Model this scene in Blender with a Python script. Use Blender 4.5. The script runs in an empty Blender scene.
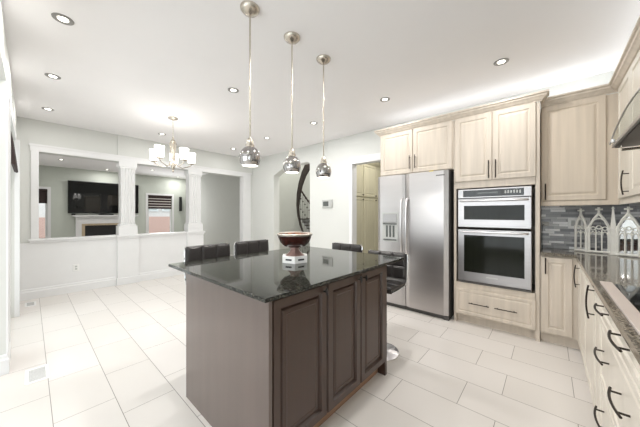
import bpy, bmesh, math, random
from mathutils import Vector, Matrix
random.seed(4)
PI = math.pi
S = bpy.context.scene
C = S.collection

# ---------------------------------------------------------------- camera, world, lights, exposure
YAW = math.atan((549 - 320) / 257.7)
cam = bpy.data.cameras.new('camera')
cam.lens = 257.7 / 640 * 36
cam.sensor_width = 36
cam.sensor_fit = 'HORIZONTAL'
cam.shift_y = 0.5 / 640
cam.clip_start = 0.02
camo = bpy.data.objects.new('camera', cam)
C.objects.link(camo)
camo.location = (0, 0, 1.30)
camo.rotation_euler = (PI / 2, 0, -math.atan2(math.cos(YAW), math.sin(YAW)))
S.camera = camo
S.view_settings.view_transform = 'Standard'
S.view_settings.look = 'None'
S.view_settings.gamma = 1
S.view_settings.use_curve_mapping = False
S.view_settings.exposure = 0.46

w = bpy.data.worlds.new('sky')
S.world = w
w.use_nodes = True
w.node_tree.nodes['Background'].inputs[0].default_value = (0.86, 0.93, 1.0, 1)
w.node_tree.nodes['Background'].inputs[1].default_value = 1.6


def area(name, loc, rot, sx, sy, power, col=(1, 1, 1), shape='RECTANGLE', spread=None):
    l = bpy.data.lights.new(name, 'AREA')
    l.shape = shape
    l.size = sx
    if shape in ('RECTANGLE', 'ELLIPSE'):
        l.size_y = sy
    l.energy = power
    l.color = col
    if spread:
        l.spread = spread
    o = bpy.data.objects.new(name, l)
    C.objects.link(o)
    o.location = loc
    o.rotation_euler = rot
    return o


# daylight through the side room's big window, the patio door and the living room windows
area('window_daylight', (-2.30, 1.5, 1.35), (0, -PI / 2, 0), 2.1, 3.2, 30, (0.97, 0.985, 1.0))
area('added_window_fill', (-1.35, -0.81, 1.45), (PI / 2, 0, PI), 1.5, 1.3, 34, (0.97, 0.985, 1.0))  # added fill lamp at an unseen window, to brighten the ceiling
area('patio_daylight', (-0.30, 4.38, 1.15), (0, -PI / 2, 0), 1.9, 1.1, 7, (0.95, 0.98, 1.0))
area('living_window_daylight', (3.4, 11.0, 1.5), (PI / 2, 0, PI), 0.8, 1.1, 16, (0.97, 0.98, 1.0))
# strip lights lying on top of the wall cabinets, washing the ceiling
area('cabinet_top_strip', (3.66, 0.98, 2.46), (PI, 0, 0), 0.10, 1.70, 1.6, (0.93, 0.97, 1.0))
area('cabinet_top_strip', (3.76, -0.20, 2.44), (PI, 0, 0), 0.10, 0.55, 1.0, (0.93, 0.97, 1.0))
area('cabinet_top_strip', (2.75, -0.64, 2.44), (PI, 0, 0), 2.0, 0.10, 1.8, (0.93, 0.97, 1.0))

SPOTS_K = [(0.163, 2.70), (0.16, 3.90), (0.165, 5.17), (1.58, 2.76), (1.59, 5.24), (2.98, 0.34),
           (2.98, 1.55), (3.0, 2.80), (3.0, 4.02), (3.0, 5.24)]
SPOTS_OUT = [(1.58, 0.90), (0.163, 0.95)]
SPOTS_L = [(0.55, 9.70), (1.67, 10.77), (2.68, 9.77), (3.85, 10.87)]
for x, y in SPOTS_K + SPOTS_OUT:
    area('downlight_beam', (x, y, 2.738), (0, 0, 0), 0.085, 0.085, 3.2 if y > 5 else (5.2 if y > 3.5 else (6.0 if x < 1 else (5.0 if x > 2.5 and y < 2 else 11.0))), (1.0, 0.985, 0.965), 'DISK')
for x, y in SPOTS_L:
    area('downlight_beam', (x, y, 2.738), (0, 0, 0), 0.085, 0.085, 6.5, (1.0, 0.98, 0.96), 'DISK')
area('hall_light', (5.0, 4.6, 4.6), (0, 0, 0), 0.8, 0.8, 60, (1.0, 0.97, 0.93))
area('pantry_light', (4.7, 2.2, 2.70), (0, 0, 0), 0.3, 0.3, 12, (1.0, 0.97, 0.90))


# ---------------------------------------------------------------- materials
def lin(c):
    return tuple(((v / 255) / 12.92 if v / 255 <= 0.04045 else ((v / 255 + 0.055) / 1.055) ** 2.4) for v in c) + (1,)


def mat(name, rgb, rough=0.5, metal=0.0, spec=0.5, coat=0.0, emit=None, estr=0.0, var=0.0, vscale=(6, 6, 6), bump=0.0, bscale=120):
    m = bpy.data.materials.new(name)
    m.use_nodes = True
    nt = m.node_tree
    b = nt.nodes['Principled BSDF']
    b.inputs['Base Color'].default_value = lin(rgb)
    b.inputs['Roughness'].default_value = rough
    b.inputs['Metallic'].default_value = metal
    b.inputs['Specular IOR Level'].default_value = spec
    b.inputs['Coat Weight'].default_value = coat
    b.inputs['Coat Roughness'].default_value = 0.08
    if emit:
        b.inputs['Emission Color'].default_value = lin(emit)
        b.inputs['Emission Strength'].default_value = estr
    tc = nt.nodes.new('ShaderNodeTexCoord')
    mp = nt.nodes.new('ShaderNodeMapping')
    nt.links.new(tc.outputs['Object'], mp.inputs[0])
    mp.inputs['Scale'].default_value = vscale
    if var:
        n = nt.nodes.new('ShaderNodeTexNoise')
        n.inputs['Scale'].default_value = 1
        n.inputs['Detail'].default_value = 3
        nt.links.new(mp.outputs[0], n.inputs['Vector'])
        cr = nt.nodes.new('ShaderNodeValToRGB')
        c = lin(rgb)
        cr.color_ramp.elements[0].position = 0.3
        cr.color_ramp.elements[1].position = 0.7
        cr.color_ramp.elements[0].color = tuple(v * (1 - var) for v in c[:3]) + (1,)
        cr.color_ramp.elements[1].color = tuple(min(1, v * (1 + var)) for v in c[:3]) + (1,)
        nt.links.new(n.outputs[0], cr.inputs[0])
        nt.links.new(cr.outputs[0], b.inputs['Base Color'])
    if bump:
        n2 = nt.nodes.new('ShaderNodeTexNoise')
        n2.inputs['Scale'].default_value = bscale
        nt.links.new(tc.outputs['Object'], n2.inputs['Vector'])
        bp = nt.nodes.new('ShaderNodeBump')
        bp.inputs['Strength'].default_value = bump
        bp.inputs['Distance'].default_value = 0.002
        nt.links.new(n2.outputs[0], bp.inputs['Height'])
        nt.links.new(bp.outputs[0], b.inputs['Normal'])
    return m


def mnode(nt, op, a, b=None, c=None):
    n = nt.nodes.new('ShaderNodeMath')
    n.operation = op
    for i, v in enumerate((a, b, c)):
        if v is None:
            continue
        if isinstance(v, (int, float)):
            n.inputs[i].default_value = v
        else:
            nt.links.new(v, n.inputs[i])
    return n.outputs[0]


M = {}
M['wall'] = mat('wall_paint', (216, 217, 213), 0.75, var=0.012, vscale=(2, 2, 2), bump=0.05)
M['ceiling'] = mat('ceiling_paint', (243, 241, 241), 0.85, var=0.01, vscale=(2, 2, 2), bump=0.05)
M['white'] = mat('white_trim_paint', (231, 231, 231), 0.35, var=0.01)
M['greywall'] = mat('hall_grey_paint', (198, 200, 194), 0.8, var=0.01)
M['livingwall'] = mat('living_room_paint', (200, 205, 196), 0.8, var=0.01)
M['cream'] = mat('cream_ash_door', (206, 195, 181), 0.42, var=0.085, vscale=(22, 22, 1.3))
M['creamwhite'] = mat('cream_ash_satin', (218, 211, 199), 0.30, var=0.04, vscale=(16, 16, 1.3))
M['creamdark'] = mat('cream_ash_corner', (209, 196, 179), 0.45, var=0.08, vscale=(22, 22, 1.0))
M['pantry'] = mat('pantry_cream', (198, 192, 168), 0.5, var=0.06, vscale=(22, 22, 1.2))
M['espresso'] = mat('espresso_wood', (66, 47, 38), 0.30, var=0.10, vscale=(24, 24, 1.2), coat=0.15)
M['islandside'] = mat('island_side_laminate_sheen', (100, 87, 81), 0.28, var=0.06, vscale=(18, 18, 1.0), coat=0.25)  # brown laminate, with the lightening from reflections put into its base colour
M['toewood'] = mat('toe_kick_wood', (150, 118, 95), 0.6, var=0.08, vscale=(2, 20, 20))
M['bronze'] = mat('dark_bronze', (62, 55, 50), 0.38, 0.85, var=0.05)
M['steel'] = mat('brushed_steel', (170, 167, 167), 0.30, 1.0, var=0.035, vscale=(1, 1, 60))
M['fridgesteel'] = mat('fridge_steel', (190, 186, 185), 0.30, 1.0, var=0.035, vscale=(1, 1, 9))
M['steelside'] = mat('grey_fridge_side', (92, 90, 88), 0.5, 0.4, var=0.03)
M['nickel'] = mat('satin_nickel', (196, 188, 176), 0.26, 1.0, var=0.03)
M['chrome'] = mat('chrome', (225, 225, 226), 0.06, 1.0, var=0.01)
M['smoked'] = mat('smoked_chrome', (176, 173, 172), 0.07, 1.0, var=0.01)
M['ring'] = mat('grey_lamp_trim', (150, 148, 144), 0.4, 0.3, var=0.02)
M['steelbright'] = mat('bright_steel', (222, 221, 222), 0.28, 1.0, var=0.01)
M['mirror'] = mat('mirror_silvering', (235, 236, 238), 0.02, 1.0, var=0.005)
M['blackglass'] = mat('black_glass', (14, 15, 14), 0.04, spec=0.5, var=0.05)
M['ovenglass'] = mat('oven_window_glass', (26, 28, 22), 0.06, spec=0.22, var=0.15, vscale=(30, 30, 1))
M['black'] = mat('black_plastic', (22, 22, 22), 0.4, var=0.05)
M['leather'] = mat('black_leather', (50, 47, 46), 0.34, var=0.06, vscale=(30, 30, 30), bump=0.08, bscale=300)
M['lit'] = mat('lamp_lens', (255, 252, 245), 0.4, emit=(255, 250, 240), estr=5.0, var=0.002)
M['shade'] = mat('lit_opal_glass', (255, 255, 255), 0.3, emit=(255, 252, 245), estr=2.2, var=0.002)
M['gothic'] = mat('ivory_plaster', (236, 234, 226), 0.55, var=0.03, vscale=(40, 40, 40))
M['bowlred'] = mat('mahogany_glaze', (58, 25, 19), 0.12, var=0.35, vscale=(30, 30, 60), coat=0.6)
M['potpourri'] = mat('dried_petals', (120, 82, 60), 0.9, var=0.35, vscale=(90, 90, 90))
M['pewter'] = mat('pale_pewter', (205, 198, 188), 0.25, 0.7, var=0.05)
M['stonewood'] = mat('brown_marble', (140, 112, 104), 0.3, var=0.25, vscale=(20, 20, 20))
M['plastic'] = mat('white_plastic', (238, 238, 236), 0.35, var=0.01)
M['lcd'] = mat('grey_display', (92, 96, 94), 0.2, var=0.03)
M['greyplastic'] = mat('grey_plastic', (186, 187, 184), 0.4, var=0.02)
M['blind'] = mat('brown_blind_fabric', (56, 44, 42), 0.9, var=0.05)
M['sheer'] = mat('sheer_white_fabric', (215, 210, 205), 0.9, var=0.02)
M['stair'] = mat('dark_stained_oak', (52, 43, 38), 0.35, var=0.1, vscale=(10, 10, 10))
M['beigestone'] = mat('beige_marble', (196, 178, 150), 0.35, var=0.12, vscale=(6, 6, 6))
M['pinkbrick'] = mat('pink_brick_outside', (206, 170, 158), 0.9, var=0.08, vscale=(20, 20, 40))
M['siding'] = mat('pale_siding', (226, 218, 214), 0.8, var=0.03)
M['ground'] = mat('concrete_outside', (180, 178, 172), 0.9, var=0.05)
M['yellow'] = mat('yellow_paper', (236, 214, 60), 0.8, var=0.02)
M['hoodwood'] = mat('hood_filter_dark', (70, 62, 56), 0.35, 0.8, var=0.08, vscale=(60, 4, 4))
M['aluminium'] = mat('satin_aluminium', (214, 205, 200), 0.5, 0.6, var=0.02)
M['vent'] = mat('vent_grille_grey', (196, 196, 194), 0.5, var=0.02)

# glass
g = bpy.data.materials.new('clear_glass')
g.use_nodes = True
nt = g.node_tree
nt.nodes.remove(nt.nodes['Principled BSDF'])
tr = nt.nodes.new('ShaderNodeBsdfTransparent')
tr.inputs[0].default_value = (0.93, 0.95, 0.94, 1)
gl = nt.nodes.new('ShaderNodeBsdfGlossy')
gl.inputs['Roughness'].default_value = 0.03
lw_ = nt.nodes.new('ShaderNodeLayerWeight')
pw_ = mnode(nt, 'POWER', lw_.outputs['Facing'], 4.0)
fr = mnode(nt, 'MULTIPLY_ADD', pw_, 0.4, 0.03)
mx = nt.nodes.new('ShaderNodeMixShader')
nt.links.new(fr, mx.inputs[0])
nt.links.new(tr.outputs[0], mx.inputs[1])
nt.links.new(gl.outputs[0], mx.inputs[2])
nt.links.new(mx.outputs[0], nt.nodes['Material Output'].inputs[0])
M['glass'] = g

# floor tiles: 308 mm wide columns along the room, 607 mm long, alternate columns shifted
m = bpy.data.materials.new('floor_tile')
m.use_nodes = True
nt = m.node_tree
b = nt.nodes['Principled BSDF']
tc = nt.nodes.new('ShaderNodeTexCoord')
sp = nt.nodes.new('ShaderNodeSeparateXYZ')
nt.links.new(tc.outputs['Object'], sp.inputs[0])
u = mnode(nt, 'DIVIDE', mnode(nt, 'SUBTRACT', sp.outputs[0], 0.095), 0.308)
k = mnode(nt, 'FLOOR', u)
fu = mnode(nt, 'SUBTRACT', u, k)
even = mnode(nt, 'SUBTRACT', 1.0, mnode(nt, 'FLOORED_MODULO', k, 2.0))
v = mnode(nt, 'DIVIDE', mnode(nt, 'SUBTRACT', mnode(nt, 'SUBTRACT', sp.outputs[1], 0.253), mnode(nt, 'MULTIPLY', even, 0.22)), 0.607)
kv = mnode(nt, 'FLOOR', v)
fv = mnode(nt, 'SUBTRACT', v, kv)
du = mnode(nt, 'MULTIPLY', mnode(nt, 'MINIMUM', fu, mnode(nt, 'SUBTRACT', 1.0, fu)), 0.308)
dv = mnode(nt, 'MULTIPLY', mnode(nt, 'MINIMUM', fv, mnode(nt, 'SUBTRACT', 1.0, fv)), 0.607)
dmin = mnode(nt, 'MINIMUM', du, dv)
mr = nt.nodes.new('ShaderNodeMapRange')
mr.inputs['From Min'].default_value = 0.0012
mr.inputs['From Max'].default_value = 0.0022
nt.links.new(dmin, mr.inputs['Value'])
cmb = nt.nodes.new('ShaderNodeCombineXYZ')
nt.links.new(k, cmb.inputs[0])
nt.links.new(kv, cmb.inputs[1])
wn = nt.nodes.new('ShaderNodeTexWhiteNoise')
nt.links.new(cmb.outputs[0], wn.inputs['Vector'])
rmp = nt.nodes.new('ShaderNodeValToRGB')
rmp.color_ramp.elements[0].color = lin((221, 216, 210))
rmp.color_ramp.elements[1].color = lin((227, 222, 217))
nt.links.new(wn.outputs['Value'], rmp.inputs[0])
mixc = nt.nodes.new('ShaderNodeMixRGB')
mixc.inputs[1].default_value = lin((128, 120, 112))
nt.links.new(mr.outputs[0], mixc.inputs[0])
nt.links.new(rmp.outputs[0], mixc.inputs[2])
nt.links.new(mixc.outputs[0], b.inputs['Base Color'])
b.inputs['Roughness'].default_value = 0.28
b.inputs['Specular IOR Level'].default_value = 0.4
bp = nt.nodes.new('ShaderNodeBump')
bp.inputs['Strength'].default_value = 0.3
bp.inputs['Distance'].default_value = 0.001
nt.links.new(mr.outputs[0], bp.inputs['Height'])
nt.links.new(bp.outputs[0], b.inputs['Normal'])
M['floor'] = m


def granite(name, base, fleck, thr, rough):
    m = bpy.data.materials.new(name)
    m.use_nodes = True
    nt = m.node_tree
    b = nt.nodes['Principled BSDF']
    tc = nt.nodes.new('ShaderNodeTexCoord')
    n = nt.nodes.new('ShaderNodeTexNoise')
    n.inputs['Scale'].default_value = 120
    n.inputs['Detail'].default_value = 6
    nt.links.new(tc.outputs['Object'], n.inputs['Vector'])
    cr = nt.nodes.new('ShaderNodeValToRGB')
    cr.color_ramp.elements[0].position = thr
    cr.color_ramp.elements[1].position = thr + 0.17
    cr.color_ramp.elements[0].color = lin(base)
    cr.color_ramp.elements[1].color = lin(fleck)
    nt.links.new(n.outputs[0], cr.inputs[0])
    nt.links.new(cr.outputs[0], b.inputs['Base Color'])
    b.inputs['Roughness'].default_value = rough
    b.inputs['Specular IOR Level'].default_value = 0.33
    return m


M['granite'] = granite('black_granite', (24, 26, 24), (84, 84, 75), 0.49, 0.045)
M['granite2'] = granite('brown_granite', (74, 68, 60), (142, 134, 120), 0.44, 0.06)

# mosaic strip backsplash
m = bpy.data.materials.new('mosaic_strips')
m.use_nodes = True
nt = m.node_tree
b = nt.nodes['Principled BSDF']
tc = nt.nodes.new('ShaderNodeTexCoord')
sp = nt.nodes.new('ShaderNodeSeparateXYZ')
nt.links.new(tc.outputs['Object'], sp.inputs[0])
h = mnode(nt, 'ADD', sp.outputs[0], sp.outputs[1])
row = mnode(nt, 'FLOOR', mnode(nt, 'DIVIDE', sp.outputs[2], 0.027))
fz = mnode(nt, 'FRACT', mnode(nt, 'DIVIDE', sp.outputs[2], 0.027))
wr = nt.nodes.new('ShaderNodeTexWhiteNoise')
wr.noise_dimensions = '1D'
nt.links.new(row, wr.inputs['W'])
uu = mnode(nt, 'ADD', mnode(nt, 'DIVIDE', h, 0.125), mnode(nt, 'MULTIPLY', wr.outputs['Value'], 7.0))
kk = mnode(nt, 'FLOOR', uu)
fx = mnode(nt, 'FRACT', uu)
cb = nt.nodes.new('ShaderNodeCombineXYZ')
nt.links.new(kk, cb.inputs[0])
nt.links.new(row, cb.inputs[1])
wn = nt.nodes.new('ShaderNodeTexWhiteNoise')
nt.links.new(cb.outputs[0], wn.inputs['Vector'])
cr = nt.nodes.new('ShaderNodeValToRGB')
cr.color_ramp.interpolation = 'CONSTANT'
e = cr.color_ramp.elements
e[0].position = 0; e[0].color = lin((156, 157, 159))
e[1].position = 0.28; e[1].color = lin((184, 185, 186))
for p_, c_ in ((0.5, (130, 131, 134)), (0.66, (200, 200, 200)), (0.74, (160, 160, 162)), (0.80, (252, 252, 252))):
    q = e.new(p_); q.color = lin(c_)
nt.links.new(wn.outputs['Value'], cr.inputs[0])
gz = mnode(nt, 'MULTIPLY', mnode(nt, 'MINIMUM', fz, mnode(nt, 'SUBTRACT', 1.0, fz)), 0.027)
gx = mnode(nt, 'MULTIPLY', mnode(nt, 'MINIMUM', fx, mnode(nt, 'SUBTRACT', 1.0, fx)), 0.125)
gm = mnode(nt, 'GREATER_THAN', mnode(nt, 'MINIMUM', gz, gx), 0.0009)
mc = nt.nodes.new('ShaderNodeMixRGB')
mc.inputs[1].default_value = lin((120, 122, 124))
nt.links.new(gm, mc.inputs[0])
nt.links.new(cr.outputs[0], mc.inputs[2])
nt.links.new(mc.outputs[0], b.inputs['Base Color'])
b.inputs['Roughness'].default_value = 0.15
M['mosaic'] = m

# ---------------------------------------------------------------- object helpers
WL = {}


class MB:
    def __init__(s):
        s.bm = bmesh.new()

    def box(s, x0, x1, y0, y1, z0, z1, bev=0.0):
        t = bmesh.new()
        r = bmesh.ops.create_cube(t, size=1)
        mt = Matrix.Translation(((x0 + x1) / 2, (y0 + y1) / 2, (z0 + z1) / 2)) @ Matrix.Diagonal((abs(x1 - x0), abs(y1 - y0), abs(z1 - z0), 1))
        bmesh.ops.transform(t, matrix=mt, verts=t.verts)
        if bev:
            bmesh.ops.bevel(t, geom=t.edges[:], offset=bev, segments=2, profile=0.6, affect='EDGES')
        s.add(t)
        return s

    def add(s, t, mx=None):
        if mx:
            bmesh.ops.transform(t, matrix=mx, verts=t.verts)
        me = bpy.data.meshes.new('tmp')
        t.to_mesh(me)
        t.free()
        s.bm.from_mesh(me)
        bpy.data.meshes.remove(me)

    def poly(s, pts, z0, z1):
        """prism over polygon pts (x,y)"""
        a = [s.bm.verts.new((x, y, z0)) for x, y in pts]
        b_ = [s.bm.verts.new((x, y, z1)) for x, y in pts]
        s.bm.faces.new(a[::-1])
        s.bm.faces.new(b_)
        n = len(pts)
        for i in range(n):
            s.bm.faces.new((a[i], a[(i + 1) % n], b_[(i + 1) % n], b_[i]))
        return s

    def tube(s, pts, r, n=10, closed=False):
        pts = [Vector(p) for p in pts]
        rings = []
        N = len(pts)
        rr = r if isinstance(r, (list, tuple)) else [r] * N
        up = None
        for i, p in enumerate(pts):
            if closed:
                d = (pts[(i + 1) % N] - pts[i - 1]).normalized()
            else:
                d = (pts[min(i + 1, N - 1)] - pts[max(i - 1, 0)]).normalized()
            if up is None:
                up = Vector((0, 0, 1)) if abs(d.z) < 0.9 else Vector((1, 0, 0))
            a = d.cross(up)
            if a.length < 1e-5:
                a = d.orthogonal()
            a.normalize()
            c = a.cross(d).normalized()
            up = c
            rings.append([s.bm.verts.new(p + (a * math.cos(t * 2 * PI / n) + c * math.sin(t * 2 * PI / n)) * rr[i]) for t in range(n)])
        for i in range(N if closed else N - 1):
            A, B = rings[i], rings[(i + 1) % N]
            for t in range(n):
                s.bm.faces.new((A[t], A[(t + 1) % n], B[(t + 1) % n], B[t]))
        if not closed:
            s.bm.faces.new(rings[0][::-1])
            s.bm.faces.new(rings[-1])
        return s

    def lathe(s, prof, c=(0, 0, 0), n=32, sm=True):
        """prof: (r,z) list; closed ends where r==0"""
        rings = []
        for r, z in prof:
            if r < 1e-6:
                rings.append([s.bm.verts.new((c[0], c[1], c[2] + z))])
            else:
                rings.append([s.bm.verts.new((c[0] + r * math.cos(t * 2 * PI / n), c[1] + r * math.sin(t * 2 * PI / n), c[2] + z)) for t in range(n)])
        for A, B in zip(rings, rings[1:]):
            for t in range(n):
                u_ = (t + 1) % n
                if len(A) == 1 and len(B) == 1:
                    continue
                if len(A) == 1:
                    s.bm.faces.new((A[0], B[u_], B[t]))
                elif len(B) == 1:
                    s.bm.faces.new((A[t], A[u_], B[0]))
                else:
                    s.bm.faces.new((A[t], A[u_], B[u_], B[t]))
        return s

    def sweep(s, path, prof):
        """profile (out,z) swept along xy path with mitres; out = left of travel direction"""
        P = [Vector((x, y)) for x, y in path]
        rings = []
        for i, p in enumerate(P):
            ds = []
            if i > 0:
                ds.append((P[i] - P[i - 1]).normalized())
            if i < len(P) - 1:
                ds.append((P[i + 1] - P[i]).normalized())
            ns = [Vector((-d.y, d.x)) for d in ds]
            nn = ns[0] if len(ns) == 1 else (ns[0] + ns[1]).normalized()
            sc = 1 / max(0.3, nn.dot(ns[0]))
            rings.append([s.bm.verts.new((p.x + nn.x * o * sc, p.y + nn.y * o * sc, z)) for o, z in prof])
        n = len(prof)
        for A, B in zip(rings, rings[1:]):
            for t in range(n):
                s.bm.faces.new((A[t], A[(t + 1) % n], B[(t + 1) % n], B[t]))
        s.bm.faces.new(rings[0][::-1])
        s.bm.faces.new(rings[-1])
        return s

    def face_panel(s, fr, u0, u1, z0, z1, prof, n0=0.0):
        """raised panel door on a frame fr(u,z,n)->xyz; prof list of (inset,n)"""
        rings = [[s.bm.verts.new(fr(u, z, n0)) for u, z in ((u0, z0), (u1, z0), (u1, z1), (u0, z1))]]
        for ins, n in prof:
            rings.append([s.bm.verts.new(fr(u, z, n0 + n)) for u, z in ((u0 + ins, z0 + ins), (u1 - ins, z0 + ins), (u1 - ins, z1 - ins), (u0 + ins, z1 - ins))])
        for A, B in zip(rings, rings[1:]):
            for t in range(4):
                s.bm.faces.new((A[t], A[(t + 1) % 4], B[(t + 1) % 4], B[t]))
        s.bm.faces.new(rings[0][::-1])
        s.bm.faces.new(rings[-1])
        return s

    def build(s, name, m, parent=None, smooth=False, base=None):
        bmesh.ops.recalc_face_normals(s.bm, faces=s.bm.faces[:])
        co = [v.co for v in s.bm.verts]
        if parent is not None:
            L = WL[parent.name]
        elif base is not None:
            L = Vector(base)
        else:
            L = Vector(((min(c.x for c in co) + max(c.x for c in co)) / 2, (min(c.y for c in co) + max(c.y for c in co)) / 2, min(c.z for c in co)))
        for v in s.bm.verts:
            v.co -= L
        me = bpy.data.meshes.new(name)
        s.bm.to_mesh(me)
        s.bm.free()
        if smooth:
            for p in me.polygons:
                p.use_smooth = True
            try:
                me.set_sharp_from_angle(angle=math.radians(40))
            except Exception:
                pass
        me.materials.append(m)
        o = bpy.data.objects.new(name, me)
        C.objects.link(o)
        if parent is not None:
            o.parent = parent
        else:
            o.location = L
        WL[o.name] = L.copy()
        return o


def tag(o, label, cat, group=None, kind=None):
    if label:
        o['label'] = label
    if cat:
        o['category'] = cat
    if group:
        o['group'] = group
    if kind:
        o['kind'] = kind
    return o


def thing(name, label, cat, loc, group=None):
    o = bpy.data.objects.new(name, None)
    o.empty_display_size = 0.05
    C.objects.link(o)
    o.location = loc
    WL[o.name] = Vector(loc)
    return tag(o, label, cat, group)


def st(name, mb, m):
    o = mb.build(name, m, base=(0, 0, 0))
    o['kind'] = 'structure'
    return o


def dup(root, loc, rz=None, label=None, group=None):
    def cp(o, par):
        c = o.copy()
        C.objects.link(c)
        c.parent = par
        for ch in [q for q in bpy.data.objects if q.parent is o]:
            cp(ch, c)
        return c
    r = cp(root, None)
    r.location = loc
    if rz is not None:
        r.rotation_euler = (0, 0, rz)
    if label:
        r['label'] = label
    if group:
        r['group'] = group
    return r


# frames: back wall cabinets face -x, right-hand run faces +y, island doors face -y
def FX(x):
    return lambda u, z, n: (x - n, u, z)


def FYp(y):
    return lambda u, z, n: (u, y + n, z)


def FYm(y):
    return lambda u, z, n: (u, y - n, z)


DOOR = [(0.0, 0.015), (0.004, 0.019), (0.050, 0.019), (0.057, 0.011), (0.064, 0.011), (0.078, 0.017), (0.088, 0.018)]
DRW = [(0.0, 0.015), (0.004, 0.019), (0.030, 0.019), (0.036, 0.012), (0.042, 0.012), (0.052, 0.017)]
DARK = [(0.0, 0.013), (0.005, 0.021), (0.046, 0.021), (0.054, 0.003), (0.062, 0.001), (0.070, 0.010), (0.086, 0.014), (0.092, 0.014), (0.096, 0.011)]


def bar_handle(fr, u, z, L, n0, vertical=True, m='bronze', bow=0.0, r=0.0055, out=0.03):
    mb = MB()
    pts = []
    for i in range(9):
        t = -1 + 2 * i / 8
        off = n0 + out + bow * (1 - t * t)
        if vertical:
            pts.append(fr(u, z + t * L / 2, off))
        else:
            pts.append(fr(u + t * L / 2, z, off))
    mb.tube(pts, r, 8)
    for t in (-0.72, 0.72):
        off = n0 + out + bow * (1 - t * t)
        if vertical:
            mb.tube([fr(u, z + t * L / 2, n0 - 0.001), fr(u, z + t * L / 2, off)], r * 0.85, 8)
        else:
            mb.tube([fr(u + t * L / 2, z, n0 - 0.001), fr(u + t * L / 2, z, off)], r * 0.85, 8)
    return mb


H = 2.75
# ---------------------------------------------------------------- structure
st('floor', MB().box(-2.55, 7.2, -0.98, 11.45, -0.1, 0), M['floor'])
st('ceiling', MB().box(-2.55, 4.03, -0.98, 11.45, H, H + 0.1), M['ceiling'])
# left wall: side opening y 0.2..3.31, patio door y 3.75..5.0
st('wall_left', MB().box(-0.27, -0.13, 3.31, 3.74, 0, H).box(-0.27, -0.13, 3.74, 5.02, 2.24, H)
   .box(-0.27, -0.13, 5.02, 11.45, 0, H).box(-0.27, -0.13, -0.45, 3.31, 2.39, H).box(-0.27, -0.13, -0.98, -0.45, 0, H), M['wall'])
st('wall_sideroom', MB().box(-2.55, -2.45, -0.98, 0.0, 0, H).box(-2.55, -2.45, 3.1, 3.5, 0, H).box(-2.55, -2.45, 0, 3.1, 2.45, H)
   .box(-2.55, -2.45, 0, 3.1, 0, 0.25).box(-2.45, -0.27, 3.4, 3.5, 0, H), M['wall'])
# column wall y 5.9..6.05
W0, W1 = 5.90, 6.05
st('wall_back', MB().box(-0.13, 0.09, W0, W1, 0.86, 2.26).box(-0.13, 3.93, W0, W1, 2.26, H)
   .box(3.65, 3.93, W0, W1, 0, 2.26).box(1.06, 1.36, W0 - 0.02, W0, 2.37, H - 0.001).box(2.26, 2.60, W0 - 0.02, W0, 2.37, H - 0.001), M['wall'])
st('wall_back_half', MB().box(-0.13, 2.60, W0 - 0.001, W1, 0, 0.859), M['white'])
# fridge wall x 3.93..4.03 with hall opening (chamfered corners) and pantry doorway
st('wall_right', MB().box(3.93, 4.11, 5.00, 6.05, 0, H).box(3.93, 4.11, 3.78, 5.00, 2.41, H).box(3.93, 4.11, 3.5, 3.78, 0, H).box(3.93, 4.05, 2.69, 3.5, 0, H)
   .box(3.93, 4.05, 1.70, 2.69, 2.21, H).box(3.93, 4.05, -0.98, 1.70, 0, H), M['wall'])
cham = MB()
for ya, yb in ((5.00, 4.54), (3.78, 3.86)):
    d = abs(ya - yb)
    a = [(3.93, ya, 2.411 - d * 0.40), (3.93, ya, 2.411), (3.93, yb, 2.411)]
    v0 = [cham.bm.verts.new(p) for p in a]
    v1 = [cham.bm.verts.new((4.11, p[1], p[2])) for p in a]
    cham.bm.faces.new(v0); cham.bm.faces.new(v1[::-1])
    for i in range(3):
        cham.bm.faces.new((v0[i], v1[i], v1[(i + 1) % 3], v0[(i + 1) % 3]))
st('trim_1', cham, M['wall'])
st('wall_front', MB().box(-0.55, 4.05, -0.98, -0.83, 0, H).box(-2.55, -2.15, -0.98, -0.83, 0, H).box(-2.15, -0.55, -0.98, -0.83, 0, 0.75).box(-2.15, -0.55, -0.98, -0.83, 2.15, H), M['wall'])
w4 = st('added_window', MB().box(-2.15, -0.55, -0.93, -0.88, 0.75, 0.81).box(-2.15, -0.55, -0.93, -0.88, 2.09, 2.15).box(-2.15, -2.09, -0.93, -0.88, 0.81, 2.09)  # invented window behind the camera, added to go with the fill lamp
        .box(-0.61, -0.55, -0.93, -0.88, 0.81, 2.09).box(-1.38, -1.32, -0.93, -0.88, 0.81, 2.09), M['white'])
MB().box(-2.09, -0.61, -0.908, -0.902, 0.81, 2.09).build('glass_pane', M['glass'], w4)
# living room shell
st('wall_livingroom_far', MB().box(-0.13, 0.05, 11.30, 11.45, 0, H).box(0.35, 2.95, 11.30, 11.45, 0, H).box(0.05, 0.35, 11.30, 11.45, 2.05, H)
   .box(0.05, 0.35, 11.30, 11.45, 0, 0.45).box(3.78, 4.40, 11.30, 11.45, 0, H).box(2.95, 3.78, 11.30, 11.45, 2.02, H).box(2.95, 3.78, 11.30, 11.45, 0, 0.45), M['livingwall'])
st('wall_livingroom_side', MB().box(4.28, 4.40, 6.12, 11.30, 0, H), M['greywall'])
st('ceiling_livingroom', MB().box(4.03, 4.45, 6.05, 11.45, H, H + 0.1), M['ceiling'])
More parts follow.
